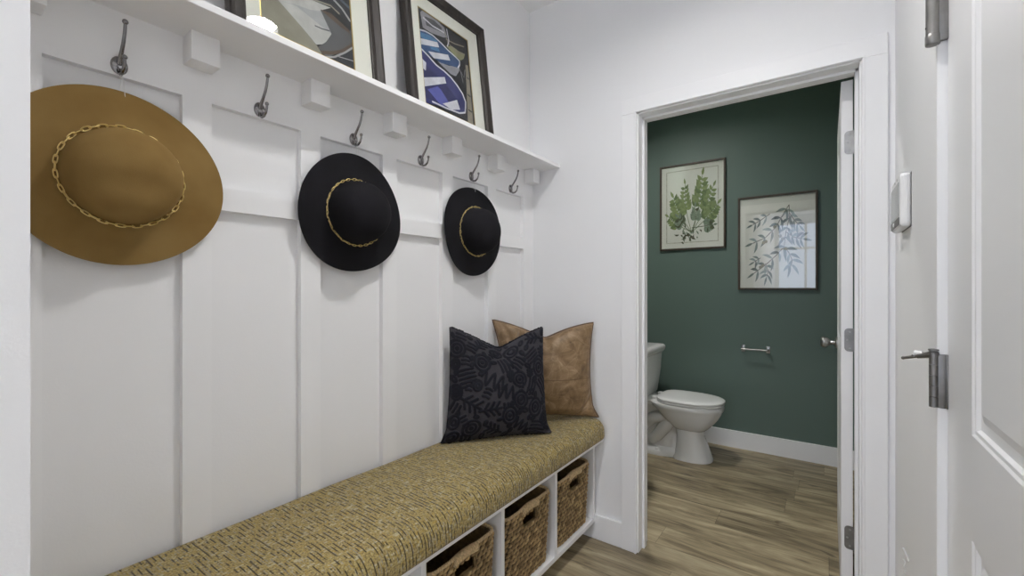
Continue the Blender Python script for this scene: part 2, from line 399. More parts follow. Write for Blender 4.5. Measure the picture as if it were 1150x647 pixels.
# ------------------------------------------------------------------ bathroom door, standing open
def panel_door(name, x, y0, y1, z0, z1, th, face, panels, stile):
    """slab whose broad faces look along x; recessed moulded panels in the face at `x` (face=-1 looks to -x)"""
    w = MB(); xi = x; xo = x-face*th
    ys = [y0, y0+stile, y1-stile, y1]; zs = [z0]
    for (a, b) in panels: zs += [a, b]
    zs += [z1]
    for (xx, sg) in ((xi, face), (xo, -face)):
        for i in range(3):
            for j in range(len(zs)-1):
                a, b, c, d = ys[i], ys[i+1], zs[j], zs[j+1]
                if i == 1 and j % 2 == 1:
                    steps = [(0, 0), (.004, -.003), (.010, -.0035), (.014, -.009), (.030, -.009), (.048, -.003)]
                    rr = [[(xx+sg*dp, a+o, c+o), (xx+sg*dp, b-o, c+o), (xx+sg*dp, b-o, d-o), (xx+sg*dp, a+o, d-o)] for o, dp in steps]
                    w.loft(rr, 0, False, False); w.add(rr[-1], [(0, 1, 2, 3)])
                else: w.add([(xx, a, c), (xx, b, c), (xx, b, d), (xx, a, d)], [(0, 1, 2, 3)])
    for q in (((xi, y0, z0), (xo, y0, z0), (xo, y0, z1), (xi, y0, z1)), ((xi, y1, z0), (xo, y1, z0), (xo, y1, z1), (xi, y1, z1)),
              ((xi, y0, z0), (xo, y0, z0), (xo, y1, z0), (xi, y1, z0)), ((xi, y0, z1), (xo, y0, z1), (xo, y1, z1), (xi, y1, z1))): w.add(q, [(0, 1, 2, 3)])
    return w
BX0, BX1 = .045, .081
d1 = struct(panel_door('door_1', BX0, 2.128, 2.905, .012, 2.040, BX1-BX0, -1, [(.25, .80), (.98, 1.92)], .115).build('door_1', M['door']))
def leafplate(w, x0, x1, y, z0, z1, r=.014, th=.0025):
    pts = []
    for (cx, cz, a0) in ((x0+r, z0+r, PI), (x1, z0, None), (x1, z1, None), (x0+r, z1-r, PI/2)):
        if a0 is None: pts.append((cx, cz)); continue
        for k in range(6):
            a = a0+k/5*PI/2; pts.append((cx+r*math.cos(a), cz+r*math.sin(a)))
    # order: bottom-left arc, br, tr, top-left arc
    w.loft([[(p[0], y, p[1]) for p in pts], [(p[0], y-th, p[1]) for p in pts]], 0, True, False)
for zc in (1.80, 1.04, .279):
    w = MB(); leafplate(w, BX0+.010, OR+.0015, 2.1282, zc-.0445, zc+.0445)
    w.tube([(OR-.004, 2.135, zc-.0445), (OR-.004, 2.135, zc+.0445)], .0055, 10)
    for (a, b) in ((.028, .032), (.017, 0), (.028, -.032)):
        pass
    hg = w.build('hinge', M['dkmetal'] if zc < 1.5 else M['chrome'], d1)
    w = MB()
    for (a, b) in ((.027, .031), (.019, 0), (.027, -.031)): w.lathe([(.0040, 0), (.0035, -.0012), (.001, -.0018)], (BX0+a, 2.1257, zc+b), 'Y', 12)
    w.build('screw', M['chrome'], hg)
w = MB()
for sg, xf in ((-1, BX0), (1, BX1)):
    w.lathe([(.030, 0), (.030, sg*.004), (.024, sg*.009), (.012, sg*.012), (.010, sg*.030), (.016, sg*.034), (.026, sg*.046), (.029, sg*.056), (.027, sg*.066), (.018, sg*.073), (.004, sg*.075)], (xf, 2.845, .955), 'X', 28)
w.build('door_knob', M['chrome'], d1)
# strike plate on the left jamb
struct(MB().box(OL-.001, OL+.0015, YB2-.042, YB2-.012, .925, .985, .0005).build('trim_6', M['dkmetal']))

# ------------------------------------------------------------------ entry door in the right wall
EX = .209
d2 = struct(panel_door('door_2', EX, DY0+.003, DY1-.003, .01, DT-.006, .044, -1, [(.22, .793), (.979, 1.93)], .190).build('door_2', M['door']))
def entry_hinge(z0, z1, stop):
    w = MB(); yk = DY1-.002; xk = XR-.006; n = 5; h = (z1-z0)/n
    for k in range(n): w.tube([(xk, yk, z0+k*h+.0006), (xk, yk, z0+(k+1)*h-.0006)], .0075, 14)
    w.lathe([(.005, 0), (.009, .001), (.009, .004), (.005, .006)], (xk, yk, z1), 'Z', 14)
    w.box(XR-.002, EX+.001, DY1-.0045, DY1-.0005, z0, z1, .0005)
    w.box(EX-.0028, EX+.0004, DY1-.010, DY1-.0035, z0, z1, .0005)
    return w.build('hinge', M['dkmetal'], d2)
h1 = entry_hinge(.983, 1.098, True)
entry_hinge(.20, .315, False)
# spring hinge with a closed barrel near the top of the door
w = MB(); xk = XR-.008; yk = DY1-.006
w.tube([(xk, yk, 1.785), (xk, yk, 1.9)], .0115, 16); w.lathe([(.0115, 0), (.0125, .002), (.0125, .02), (.0115, .022)], (xk, yk, 1.763), 'Z', 20)
w.box(xk+.002, EX+.001, DY1-.012, DY1-.001, 1.768, 1.9, .001)
hs = w.build('spring_hinge', M['dkmetal'], d2); MB().tube([(xk-.0117, yk-.003, 1.80), (xk-.0105, yk-.004, 1.80)], .0016, 8).build('set_screw', M['black'], hs)
# hinge pin stop: bracket, threaded rod, white bumper
w = MB(); zt = 1.101; kx = XR-.006; ky = DY1-.002
w.lathe([(.0095, 0), (.0095, .0035)], (kx, ky, zt-.006), 'Z', 16); w.lathe([(.0065, 0), (.0065, .003), (.009, .004), (.009, .007), (.003, .008)], (kx, ky, zt), 'Z', 14)
tip = Vector((.142, 1.338, 1.080)); b0 = Vector((kx, ky, zt-.004)); mid = b0.lerp(tip, .52)
w.tube([b0, b0.lerp(tip, .2), mid], [.0075, .007, .005], 10)
w.tube([mid, tip], .0034, 10); w.lathe([(.0048, 0), (.0048, .004)], tuple(b0.lerp(tip, .62)), 'Z', 8)
w.ball(tip, .0038)
ps = w.build('hinge_pin_stop', M['dkmetal'], h1)
q = b0.lerp(tip, .34); MB().tube([q+Vector((0, .004, .003)), q+Vector((-.012, .010, .004))], .0058, 12).build('bumper', M['white_plastic'], ps)

# ------------------------------------------------------------------ wall shelf with its blocks
SXF = -1.135
sh = thing('wall_shelf', 'long white painted ledge shelf on square blocks above the coat hooks', 'shelf', (XB, 1.05, 1.868))
def rel(w, name, m, p, root): o = w.build(name, m, p); o.matrix_parent_inverse = Matrix.Translation(-Vector(root.location)); return o
rel(MB().box(XL-.0005, SXF, SE+.002, YW-.001, 1.868, 1.886, .0015), 'shelf_board', M['trim'], sh, sh)
for i, yc in enumerate([.135]+[.44+.3034*i for i in range(5)]+[1.962]):
    rel(MB().box(XB+.0003, XB+.056, yc-.0315, yc+.0315, 1.797, 1.868, .0015), 'support_block', M['trim'], sh, sh)

# ------------------------------------------------------------------ coat hooks
def hook(loc, label):
    t = thing('coat_hook', label, 'coat hook', loc, group='coat hooks under the shelf')
    w = MB(); w.lathe([(.0155, 0), (.0155, .0015), (.0135, .0035), (.004, .0042)], (0, 0, 0), 'X', 28)
    w.v = [(a, b*1.0, c*1.32) for a, b, c in w.v]; bp = w.build('base_plate', M['hook'], t)
    w = MB()
    for s in (-1, 1): w.lathe([(.0042, 0), (.0036, .0015), (.0008, .0022)], (.0036, s*.0085, 0), 'X', 12)
    w.build('screw', M['chrome'], bp)
    P = [(.002, 0, .004), (.010, 0, .014), (.022, 0, .028), (.034, 0, .043), (.042, 0, .058), (.046, 0, .072), (.047, 0, .080)]
    w = MB(); w.tube(P, [.0058, .0046, .0038, .0036, .0034, .0032, .003], 12); w.ball((.0475, 0, .083), .0058); w.build('upper_hook', M['hook'], t)
    P = [(.002, 0, -.010), (.006, 0, -.018), (.015, 0, -.0235), (.027, 0, -.023), (.038, 0, -.015), (.043, 0, -.004), (.0435, 0, .004)]
    w = MB(); w.tube(P, [.0056, .0048, .0042, .0038, .0034, .0031, .003], 12); w.ball((.0435, 0, .0065), .0052); w.build('lower_hook', M['hook'], t)
    return t
HY = [.2875+.3034*i for i in range(6)]; HZ = 1.745
HL = ['double coat hook holding the wide camel hat', 'empty double coat hook between the camel hat and the first black hat',
      'double coat hook holding the larger looking black hat in the middle', 'empty double coat hook between the two black hats',
      'double coat hook holding the far black hat', 'empty double coat hook farthest away beside the corner']
hk = hook((XB, HY[0], HZ), HL[0])
for i in range(1, 6): dup(hk, (XB, HY[i], HZ), HL[i], 'coat hooks under the shelf')

# ------------------------------------------------------------------ hats
def hat(loc, label, felt_m, linkL, seed, roll=0, scale=1.0, oval=1.0, nlinks=44, dent=.0):
    t = thing('wide_brim_hat', label, 'hat', loc, (0, 0, 0), 'felt hats hung on the hooks')
    rnd = random.Random(seed); N = 96; ph = [rnd.uniform(0, 6.28) for _ in range(3)]
    def wave(a, r):
        k = max(0, (r-.11)/.08); return k*(.004*math.sin(2*a+ph[0])+.003*math.sin(3*a+ph[1]))
    def outl(a): return 1+.012*math.sin(2*a+ph[2])+.010*math.sin(3*a+ph[0])
    # brim: washer with thickness
    rs = [.098, .106, .12, .145, .17, .186, .1935, .195]
    top = []; bot = []
    for r in rs:
        ra = []; rb = []
        for j in range(N):
            a = 2*PI*j/N; k = min(1, max(0, (r-.106)/.08)); R = r*(1+(outl(a)-1)*k)*scale
            x = .020+wave(a, r)+(.010*(1-k)**2)-.004*k
            ra.append((x+.0013, R*math.cos(a)*(1+(oval-1)*(1-k)), R*math.sin(a))); rb.append((x-.0013, R*math.cos(a)*(1+(oval-1)*(1-k)), R*math.sin(a)))
        top.append(ra); bot.append(rb)
    w = MB(); w.loft(top+bot[::-1]+[top[0]], 0, False); w.build('brim', felt_m, t)
    prof = [(.106, .026), (.1035, .034), (.102, .05), (.099, .07), (.093, .089), (.083, .105), (.068, .118), (.050, .127), (.030, .1325), (.012, .1345), (.002, .135)]
    rings = []
    for r, x in prof:
        ring = []
        for j in range(N):
            a = 2*PI*j/N; yy = r*math.cos(a)*oval; zz = r*math.sin(a)
            dx = -dent*math.exp(-((zz+.035)/.03)**2)*max(0, (x-.08)/.055)*(1 if True else 0)
            ring.append((x+dx, yy, zz))
        rings.append(ring)
    w = MB(); w.loft(rings, 0, True); w.build('crown', felt_m, t)
    w = MB(); n = nlinks; R = .1090
    for k in range(n):
        a0 = 2*PI*k/n; L = 2*PI*R/n*.64
        c = Vector((.0335+.0015*math.sin(k*1.7), R*math.cos(a0)*oval, R*math.sin(a0))); tn = Vector((0, -math.sin(a0)*oval, math.cos(a0))).normalized(); rad = Vector((0, math.cos(a0), math.sin(a0)))
        sd = (Vector((1, 0, 0)) if k % 2 else (Vector((.55, 0, 0))+rad*.8)).normalized()
        pts = [c+tn*(L*math.copysign(abs(math.cos(q))**.8, math.cos(q)))+sd*(linkL*math.copysign(abs(math.sin(q))**.8, math.sin(q))) for q in [2*PI*i/12 for i in range(12)]]
        w.tube(pts, linkL*.33, 6, closed=True)
    w.build('chain_band', M['gold'], t)
    w = MB()    # hanging thread from the hook to the back of the brim
    hz = HZ-.023-(loc[2])+.001
    hx = XB+.022-loc[0]; hy = 0
    hyo = HY[0] if abs(loc[1]-HY[0]) < .1 else (HY[2] if abs(loc[1]-HY[2]) < .1 else HY[4]); hy = hyo-loc[1]
    w.tube([(.012, hy-.004, .150), (hx-.002, hy-.001, hz-.003), (hx, hy, hz+.004)], .0007, 6); w.tube([(.012, hy+.010, .150), (hx+.002, hy+.001, hz-.003), (hx, hy, hz+.004)], .0007, 6)
    w.build('hanging_thread', M['thread'], t)
    t.rotation_euler = (roll, 0, 0)
    return t
hat((XB+.003, .289, 1.487), 'wide camel tan felt hat with gold chain, on the nearest hook', M['camel'], .0040, 3, 0, 1.01, 1.0, 46, .012)
hat((XB+.003, .884, 1.490), 'black felt hat with gold chain hanging in the middle, larger in view of the two', M['blackfelt'], .0036, 11, 0, 1.0, 1.0, 60)
hat((XB+.003, 1.497, 1.492), 'black felt hat with gold chain hanging farthest away above the pillows', M['blackfelt'], .0036, 21, 0, 1.0, 1.0, 60)

# ------------------------------------------------------------------ framed boat pictures leaning on the shelf
FW_, FH_ = .487, .56
def leaning(y0, label):
    ang = math.radians(6.8)
    t = thing('framed_picture', label, 'framed picture', (-1.2255, y0-.008, 1.8868), (0, -ang, 0), 'framed pictures leaning on the shelf')
    w = MB()   # local: x = front normal, y = width, z = height ; mitred moulding
    prof = [(0, -.030), (0, -.004), (.004, 0), (.012, .002), (.032, -.004), (.040, -.011), (.044, -.012), (.044, -.030)]
    rings = []
    for o, d in prof: rings.append([(d, o, o), (d, FW_-o, o), (d, FW_-o, FH_-o), (d, o, FH_-o)])
    w.loft(rings+[rings[0]], 0, False, False); w.build('frame', M['frame'], t)
    MB().box(-.029, -.026, .006, FW_-.006, .006, FH_-.006).build('backing_board', M['gap'], t)
    P0, P1, Q0, Q1 = .083, .378, .066, .462
    w = MB()
    for (a, b, c, d) in ((.04, P0, .04, FH_-.04), (P1, FW_-.04, .04, FH_-.04), (P0, P1, .04, Q0), (P0, P1, Q1, FH_-.04)): w.box(-.020, -.0175, a, b, c, d)
    w.build('mat_board', M['matboard'], t)
    w = MB(); g = .0035
    for (a, b, c, d) in ((P0, P0+g, Q0, Q1), (P1-g, P1, Q0, Q1), (P0, P1, Q0, Q0+g), (P0, P1, Q1-g, Q1)): w.box(-.0205, -.0188, a, b, c, d)
    w.build('gold_fillet', M['goldline'], t)
    MB().box(-.0160, -.0145, .04, FW_-.04, .04, FH_-.04).build('glass_pane', M['glass'], t)
    return t, (P0, P1, Q0, Q1)
def cm(name, h, r=.7): return plain(name, h, r, 0, .3, .12, 25)
def poster(t, rect, polys, mats, y0):
    P0, P1, Q0, Q1 = rect; w = MB(); w.box(-.0225, -.0215, P0, P1, Q0, Q1, 0, 0)
    x = -.0213
    def clip(poly):
        for ax, lo, hi in ((0, P0+.001, P1-.001), (1, Q0+.001, Q1-.001)):
            for lim, sg in ((lo, 1), (hi, -1)):
                out = []
                for i in range(len(poly)):
                    a, b = poly[i-1], poly[i]; ia = (a[ax]-lim)*sg >= 0; ib = (b[ax]-lim)*sg >= 0
                    if ia != ib:
                        k = (lim-a[ax])/(b[ax]-a[ax]); out.append((a[0]+(b[0]-a[0])*k, a[1]+(b[1]-a[1])*k))
                    if ib: out.append(b)
                poly = out
                if not poly: return []
        return poly
    for i, (mi, pts) in enumerate(polys):
        p = clip([(a-y0, b) for a, b in pts])
        if len(p) >= 3:
            from mathutils.geometry import tessellate_polygon
            xx = x+i*.00004; vs = [Vector((xx, a, b)) for a, b in p]
            w.add([v[:] for v in vs], tessellate_polygon([vs]), mi)
    return w.build('print', mats, t)
def band(pts, wd):
    """polyline to a thin band polygon"""
    L = []; R = []
    for i in range(len(pts)):
        a = Vector(pts[max(i-1, 0)]); b = Vector(pts[min(i+1, len(pts)-1)]); d = (b-a).normalized(); n = Vector((-d.y, d.x))*wd/2
        p = Vector(pts[i]); L.append((p+n)[:]); R.append((p-n)[:])
    return L+R[::-1]
blk = cm('print_black_water', '#191a1e', .6)
Y1 = .495
fa, rc = leaning(Y1, 'framed picture of a grey boat hull, nearer one on the shelf mirroring a ceiling light')
poly = [(2, [(.57, .05), (.57, .50), (.60, .30), (.632, .176), (.70, .128), (.746, .09), (.775, .05)]),
        (1, [(.60, .35), (.632, .176), (.70, .128), (.741, .095), (.77, .11), (.80, .15), (.763, .216), (.80, .245), (.74, .236), (.68, .25)]),
        (3, [(.632, .176), (.68, .19), (.76, .165), (.796, .156), (.765, .215), (.73, .20)]),
        (4, [(.763, .22), (.80, .226), (.863, .20), (.875, .21), (.872, .157), (.83, .113), (.770, .067), (.746, .09), (.775, .12), (.796, .156)]),
        (5, [(.763, .22), (.80, .226), (.86, .203), (.866, .19), (.83, .197), (.785, .212)]),
        (6, [(.735, .235), (.80, .247), (.84, .235), (.863, .213), (.875, .22), (.875, .47), (.57, .47), (.60, .35), (.68, .27)]),
        (3, band([(.60, .40), (.70, .31), (.80, .285), (.84, .265), (.87, .235)], .008)),
        (7, band([(.62, .46), (.74, .33), (.82, .30), (.875, .28)], .010)), (2, band([(.66, .27), (.735, .238), (.80, .252), (.83, .24)], .006)),
        (5, band([(.755, .077), (.795, .093), (.83, .115), (.875, .16)], .010)), (3, band([(.765, .066), (.80, .082), (.84, .115), (.875, .150)], .006)),
        (6, [(.775, .05), (.80, .078), (.845, .115), (.88, .148), (.88, .05)]), (3, band([(.815, .09), (.845, .095), (.875, .10)], .003)),
        (4, band([(.74, .155), (.765, .157), (.79, .163)], .004))]
poster(fa, rc, poly, [blk, cm('print_light_hull', '#b9b7b4'), cm('print_tan_hull', '#8f8a7c'), cm('print_grey_white', '#a5a4a6'), cm('print_slate', '#5d5c5f'), cm('print_brown_plank', '#5a4a3c'), cm('print_charcoal', '#2c2d33'), cm('print_steel_blue', '#56606e')], Y1)
Y2 = 1.098
fb, rc = leaning(Y2, 'framed picture of blue and white rowing boats, farther one standing on the shelf')
purple = [(1.18, .29), (1.22, .275), (1.261, .255), (1.305, .248), (1.343, .237), (1.38, .215), (1.409, .191), (1.425, .160), (1.422, .135), (1.407, .099), (1.37, .088), (1.329, .085), (1.246, .082), (1.18, .070)]
blue = [(1.18, .365), (1.215, .375), (1.254, .378), (1.30, .368), (1.342, .354), (1.385, .345), (1.410, .337), (1.408, .318), (1.395, .300), (1.34, .288), (1.292, .277), (1.24, .280), (1.18, .293)]
poly = [(3, [(1.197, .445), (1.204, .385), (1.25, .385), (1.321, .400), (1.345, .412), (1.331, .448), (1.279, .462), (1.209, .458)]),
        (7, [(1.22, .44), (1.225, .405), (1.31, .418), (1.315, .44), (1.27, .45)]), (1, band([(1.21, .43), (1.26, .42), (1.33, .425)], .007)),
        (6, [(1.33, .369), (1.37, .385), (1.41, .382), (1.452, .387), (1.44, .36), (1.418, .343), (1.38, .350)]), (4, band([(1.335, .40), (1.39, .405), (1.45, .42)], .005)), (4, band([(1.33, .43), (1.345, .39), (1.39, .372), (1.45, .385)], .005)), (1, band([(1.345, .45), (1.352, .40), (1.34, .37)], .005)),
        (3, [(1.273, .275), (1.34, .285), (1.408, .318), (1.400, .285), (1.377, .255), (1.345, .252)]),
        (2, blue), (5, [(1.18, .355), (1.24, .37), (1.28, .365), (1.27, .33), (1.18, .34)]),
        (1, band(blue[:9], .006)), (1, [(1.18, .330), (1.281, .360), (1.288, .342), (1.28, .338), (1.18, .305)]), (1, [(1.222, .295), (1.339, .333), (1.350, .312), (1.251, .279)]),
        (5, [(1.235, .322), (1.285, .336), (1.29, .322), (1.24, .312)]),
        (8, purple), (9, [(1.18, .24), (1.24, .22), (1.30, .20), (1.36, .16), (1.38, .12), (1.33, .095), (1.18, .09)]),
        (10, [(1.20, .13), (1.26, .165), (1.28, .155), (1.33, .105), (1.27, .088)]),
        (1, band(purple[:9]+[(1.415, .108), (1.38, .094), (1.30, .088), (1.22, .088)], .007)),
        (1, [(1.18, .170), (1.305, .222), (1.312, .198), (1.18, .133)]), (1, [(1.28, .100), (1.37, .148), (1.384, .110), (1.33, .092)]), (1, [(1.18, .25), (1.205, .24), (1.20, .205), (1.18, .21)]),
        (4, [(1.448, .336), (1.466, .34), (1.464, .066), (1.428, .066)]), (0, band([(1.45, .28), (1.462, .275)], .006)), (0, band([(1.443, .20), (1.462, .195)], .006)), (0, band([(1.438, .13), (1.462, .125)], .006)),
        (3, band([(1.40, .30), (1.43, .27), (1.44, .31)], .003)), (3, band([(1.41, .29), (1.42, .245)], .003))]
poster(fb, rc, poly, [blk, cm('print_white', '#cfcdd6'), cm('print_blue', '#34507c'), cm('print_pale_grey', '#96949a'), cm('print_dock_wood', '#8b8273'), cm('print_sky_blue', '#4f7ca6'), cm('print_olive_boat', '#8d8b68'), cm('print_dark_grey', '#504f55'), cm('print_violet_blue', '#36396f'), cm('print_indigo', '#2b2c5e'), cm('print_lavender', '#5457a0')], Y2)

# ------------------------------------------------------------------ bench
BX = -.93; bz = .506
BB = XB+.0008
be = thing('storage_bench', 'white open cubby bench built under the coat hooks', 'bench', (BB, 1.05, 0))
R_ = lambda w, n, m: rel(w, n, m, be, be)
R_(MB().box(BB, -.883, SE+.002, YW-.0145, bz-.013, bz, .002), 'top_board', M['trim'])
R_(MB().box(BB, BX, SE+.002, YW-.0145, .085, .105, .001), 'bottom_board', M['trim'])
R_(MB().box(BB, BB+.012, SE+.002, YW-.0145, .105, bz-.013), 'back_panel', M['trim'])
DV = [SE+.012, .49, .865, 1.24, 1.615, YW-.0245]
for i, y in enumerate(DV): R_(MB().box(BB+.012, BX, y-.0095, y+.0095, .105, bz-.013, .001), 'divider', M['trim'])
R_(MB().box(BB+.02, BB+.06, SE+.002, YW-.0145, 0, .085), 'toe_kick', M['trim'])

# cushion
def cushion():
    y0, y1 = SE+.006, YW-.004; L = y1-y0; X0, X1 = XB+.001, -.868; zb = bz+.0005; ht = .098
    prof = []
    def P(x, z): prof.append((x, z))
    r = .044
    P(X0+.01, zb); 
    for k in range(9): P(X0+.01+(X1-r*.5-X0-.01)*k/8, zb) if k else None
    for k in range(9):
        a = -PI/2+PI/2*k/8*1.0; P(X1-.020+.020*math.cos(a), zb+.020+.020*math.sin(a))
    for k in range(1, 11):
        a = PI/2*k/10; P(X1-.058+.058*math.cos(a), zb+ht-.056+.056*math.sin(a))
    for k in range(1, 24):
        u = k/24; P(X1-.058-(X1-.058-X0-.015)*u, zb+ht+.004*math.sin(PI*u))
    for k in range(0, 5):
        a = PI/2*k/4; P(X0+.012-.012*math.sin(a), zb+ht-.012+.012*math.cos(a))
    P(X0, zb+.012)
    n = len(prof); cx = (X0+X1)/2; cz = zb+ht/2
    acc = [0]
    for i in range(1, n): acc.append(acc[-1]+math.hypot(prof[i][0]-prof[i-1][0], prof[i][1]-prof[i-1][1]))
    ts = [0, .003, .008, .015, .025, .038, .05]; ts = ts+[.05+(L-.10)*i/90 for i in range(1, 90)]+[L-t for t in ts[::-1]]
    rings = []; uvr = []
    for t in ts:
        e = min(t, L-t); k = 1-(1-min(1, e/.05))**2; k = math.sqrt(max(0, k)); ring = []
        for (x, z) in prof:
            fx = max(0, (x-X0)/(X1-X0)); 
            bul = .004*noise.noise(Vector((x*5, t*3.1, 4.2)))+.003*math.sin(t*6.3+1)*fx
            zz = z
            if z > zb+.03: zz = z+bul*(z-zb)/ht
            sx = X1-(1-k)*.045; xx = x if x < cx else cx+(x-cx)*(sx-cx)/(X1-cx)
            zz = zb+(zz-zb)*(1-(1-k)*.32)
            ring.append((xx+(.003*noise.noise(Vector((t*4, z*9, 1)))*fx if z > zb+.01 else 0), y0+t, zz))
        rings.append(ring)
    me = bpy.data.meshes.new('bench_cushion'); vs = [p for r_ in rings for p in r_]; fs = []; uv = []
    for i in range(len(rings)-1):
        for j in range(n):
            j2 = (j+1) % n; fs.append((i*n+j, i*n+j2, (i+1)*n+j2, (i+1)*n+j)); b = acc[j2] if j2 else acc[-1]+.08
            uv += [(ts[i], acc[j]), (ts[i], b), (ts[i+1], b), (ts[i+1], acc[j])]
    fs.append(tuple(range(n))); uv += [(p[0]*.0, p[2]) for p in rings[0]]
    fs.append(tuple((len(rings)-1)*n+j for j in range(n))[::-1]); uv += [(p[0], p[2]) for p in rings[-1]]
    me.from_pydata(vs, [], fs); ul = me.uv_layers.new(name='UVMap'); ul.data.foreach_set('uv', [c for p in uv for c in p])
    me.polygons.foreach_set('use_smooth', [True]*len(fs)); me.materials.append(M['tweed'])
    bm = bmesh.new(); bm.from_mesh(me); bmesh.ops.recalc_face_normals(bm, faces=bm.faces); bm.to_mesh(me); bm.free()
    o = bpy.data.objects.new('bench_cushion', me); COL.objects.link(o); return o
tag(cushion(), 'long gold and grey tweed cushion lying on the white bench', 'cushion')

# ------------------------------------------------------------------ woven baskets
def basket(loc, label):
    t = thing('woven_basket', label, 'basket', loc, group='woven baskets in the bench cubbies')
    # local: x towards the room (front at x=0), y width, z height
    Wd, Dp, Hh, rc = .336, .345, .288, .042; NR = 16; gaps = []; sub = 9; tones = []; rndb = random.Random(9); tab = {}
    def outline(k, m, taper, grow=0):
        w2 = Wd/2*taper+grow; d2 = Dp/2*taper+grow; r = rc
        segs = [(2*(w2-r)), PI*r/2, 2*(d2-r), PI*r/2]*2
        per = sum(segs); s = per*k/m
        # start at front face, left end (y=-w2+r), x=+d2
        for i, L in enumerate(segs):
            if s <= L or i == 7: break
            s -= L
        def corner(cx, cy, a0): a = a0+s/r; return (cx+r*math.cos(a), cy+r*math.sin(a), math.cos(a), math.sin(a))
        if i == 0: p = (d2, -w2+r+s, 1, 0)
        elif i == 1: p = corner(d2-r, w2-r, 0)
        elif i == 2: p = (d2-r-s, w2, 0, 1)
        elif i == 3: p = corner(-d2+r, w2-r, PI/2)
        elif i == 4: p = (-d2, w2-r-s, -1, 0)
        elif i == 5: p = corner(-d2+r, -w2+r, PI)
        elif i == 6: p = (-d2+r+s, -w2, 0, -1)
        else: p = corner(d2-r, -w2+r, 1.5*PI)
        return p, per
    m = 560; rows = NR*sub; hole = lambda p, z: abs(p[1]) < .050 and abs(p[0]) > Dp/2*.9-.02 and .214 < z < .262
    vs = []; keep = []
    for i in range(rows+1):
        z = Hh*i/rows; f = (i % sub)/sub; row = i//sub; tap = .93+.07*(z/Hh)
        for k in range(m):
            p, per = outline(k, m, tap); s = per*k/m
            prof = math.sqrt(max(0, 1-(2*f-1)**2)); sl = s/.0262-f*.95+(row % 2)*.5+.25*noise.noise(Vector((s*20, row*1.3, 0))); key = (row, math.floor(sl)); tones.append(tab.setdefault(key, rndb.random()))
            tw = abs(math.sin(PI*sl))**.9
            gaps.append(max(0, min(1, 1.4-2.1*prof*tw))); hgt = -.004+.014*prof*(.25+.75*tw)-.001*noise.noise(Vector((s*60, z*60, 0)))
            vs.append((p[0]+p[2]*(hgt-.008), p[1]+p[3]*(hgt-.008), z))
    fs = []
    for i in range(rows):
        zc = Hh*(i+.5)/rows
        for k in range(m):
            a = i*m+k; k2 = (k+1) % m
            if hole(vs[a], zc) and hole(vs[i*m+k2], zc): continue
            fs.append((a, i*m+k2, (i+1)*m+k2, (i+1)*m+k))
    w = MB(); w.add(vs, fs, 0, True)
    # inner skin
    mi, ri = 140, 40; vi = []; fi = []
    for i in range(ri+1):
        z = .004+(Hh-.004)*i/ri; tap = .93+.07*(z/Hh)
        for k in range(mi):
            p, per = outline(k, mi, tap); d = .010+.0012*math.sin(k*1.9+(i % 2)*PI)
            vi.append((p[0]-p[2]*(d+.006), p[1]-p[3]*(d+.006), z))
    for i in range(ri):
        zc = Hh*(i+.5)/ri
        for k in range(mi):
            a = i*mi+k; k2 = (k+1) % mi
            if hole(vi[a], zc) and hole(vi[i*mi+k2], zc): continue
            fi.append((a, (i+1)*mi+k, (i+1)*mi+k2, i*mi+k2))
    fi.append(tuple(range(mi)))
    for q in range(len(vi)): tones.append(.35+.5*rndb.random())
    w.add(vi, fi, 0, True)
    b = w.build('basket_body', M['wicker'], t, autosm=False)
    if len(b.data.vertices) == len(tones):
        at = b.data.attributes.new('strand', 'FLOAT', 'POINT'); at.data.foreach_set('value', tones)
        at = b.data.attributes.new('weave_shade', 'FLOAT', 'POINT'); at.data.foreach_set('value', gaps+[.45]*len(vi))  # painted shade: dark between the strands, partly over the inner skin
    else: print('STRAND MISMATCH', len(b.data.vertices), len(tones))
    # rim: two braided strands around the top edge
    w = MB()
    for q in range(3):
        pts = []; mm = 240
        for k in range(mm):
            p, per = outline(k, mm, 1.0); a = 2*PI*(k/mm*52)+q*2*PI/3
            pts.append((p[0]+p[2]*(-.008+.0035*math.cos(a)), p[1]+p[3]*(-.008+.0035*math.cos(a)), Hh+.002+.0032*math.sin(a)))
        w.tube(pts, .0034, 6, closed=True)
    w.build('rim', M['wrap'], t)
    for sg in (1, -1):
        w = MB(); pts = []; rr = []
        for k in range(61):
            y = -.056+.112*k/60; pts.append((sg*(Dp/2-.008), y, Hh-.010+.007*math.cos(PI*(y/.13)))); rr.append(.0128+.0020*(k % 2)*1.0)
        w.tube(pts, rr, 12); w.build('handle', M['wrap'], t)
        w = MB(); w.tube([(sg*(Dp/2-.010), -.052, .209), (sg*(Dp/2-.010), -.052, .264)], .0042, 8); w.tube([(sg*(Dp/2-.010), .052, .209), (sg*(Dp/2-.010), .052, .264)], .0042, 8); w.tube([(sg*(Dp/2-.010), -.052, .210), (sg*(Dp/2-.010), .052, .210)], .0042, 8)
        w.build('handle_edge', M['wicker'], t)
    return t
BXc = -.934-.1725
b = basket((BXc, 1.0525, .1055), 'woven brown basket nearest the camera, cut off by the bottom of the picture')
dup(b, (BXc, 1.4275, .1055), 'woven brown basket in the middle of the three in the bench'); dup(b, (BXc, 1.799, .1055), 'woven brown basket farthest in the bench, beside the doorway wall')

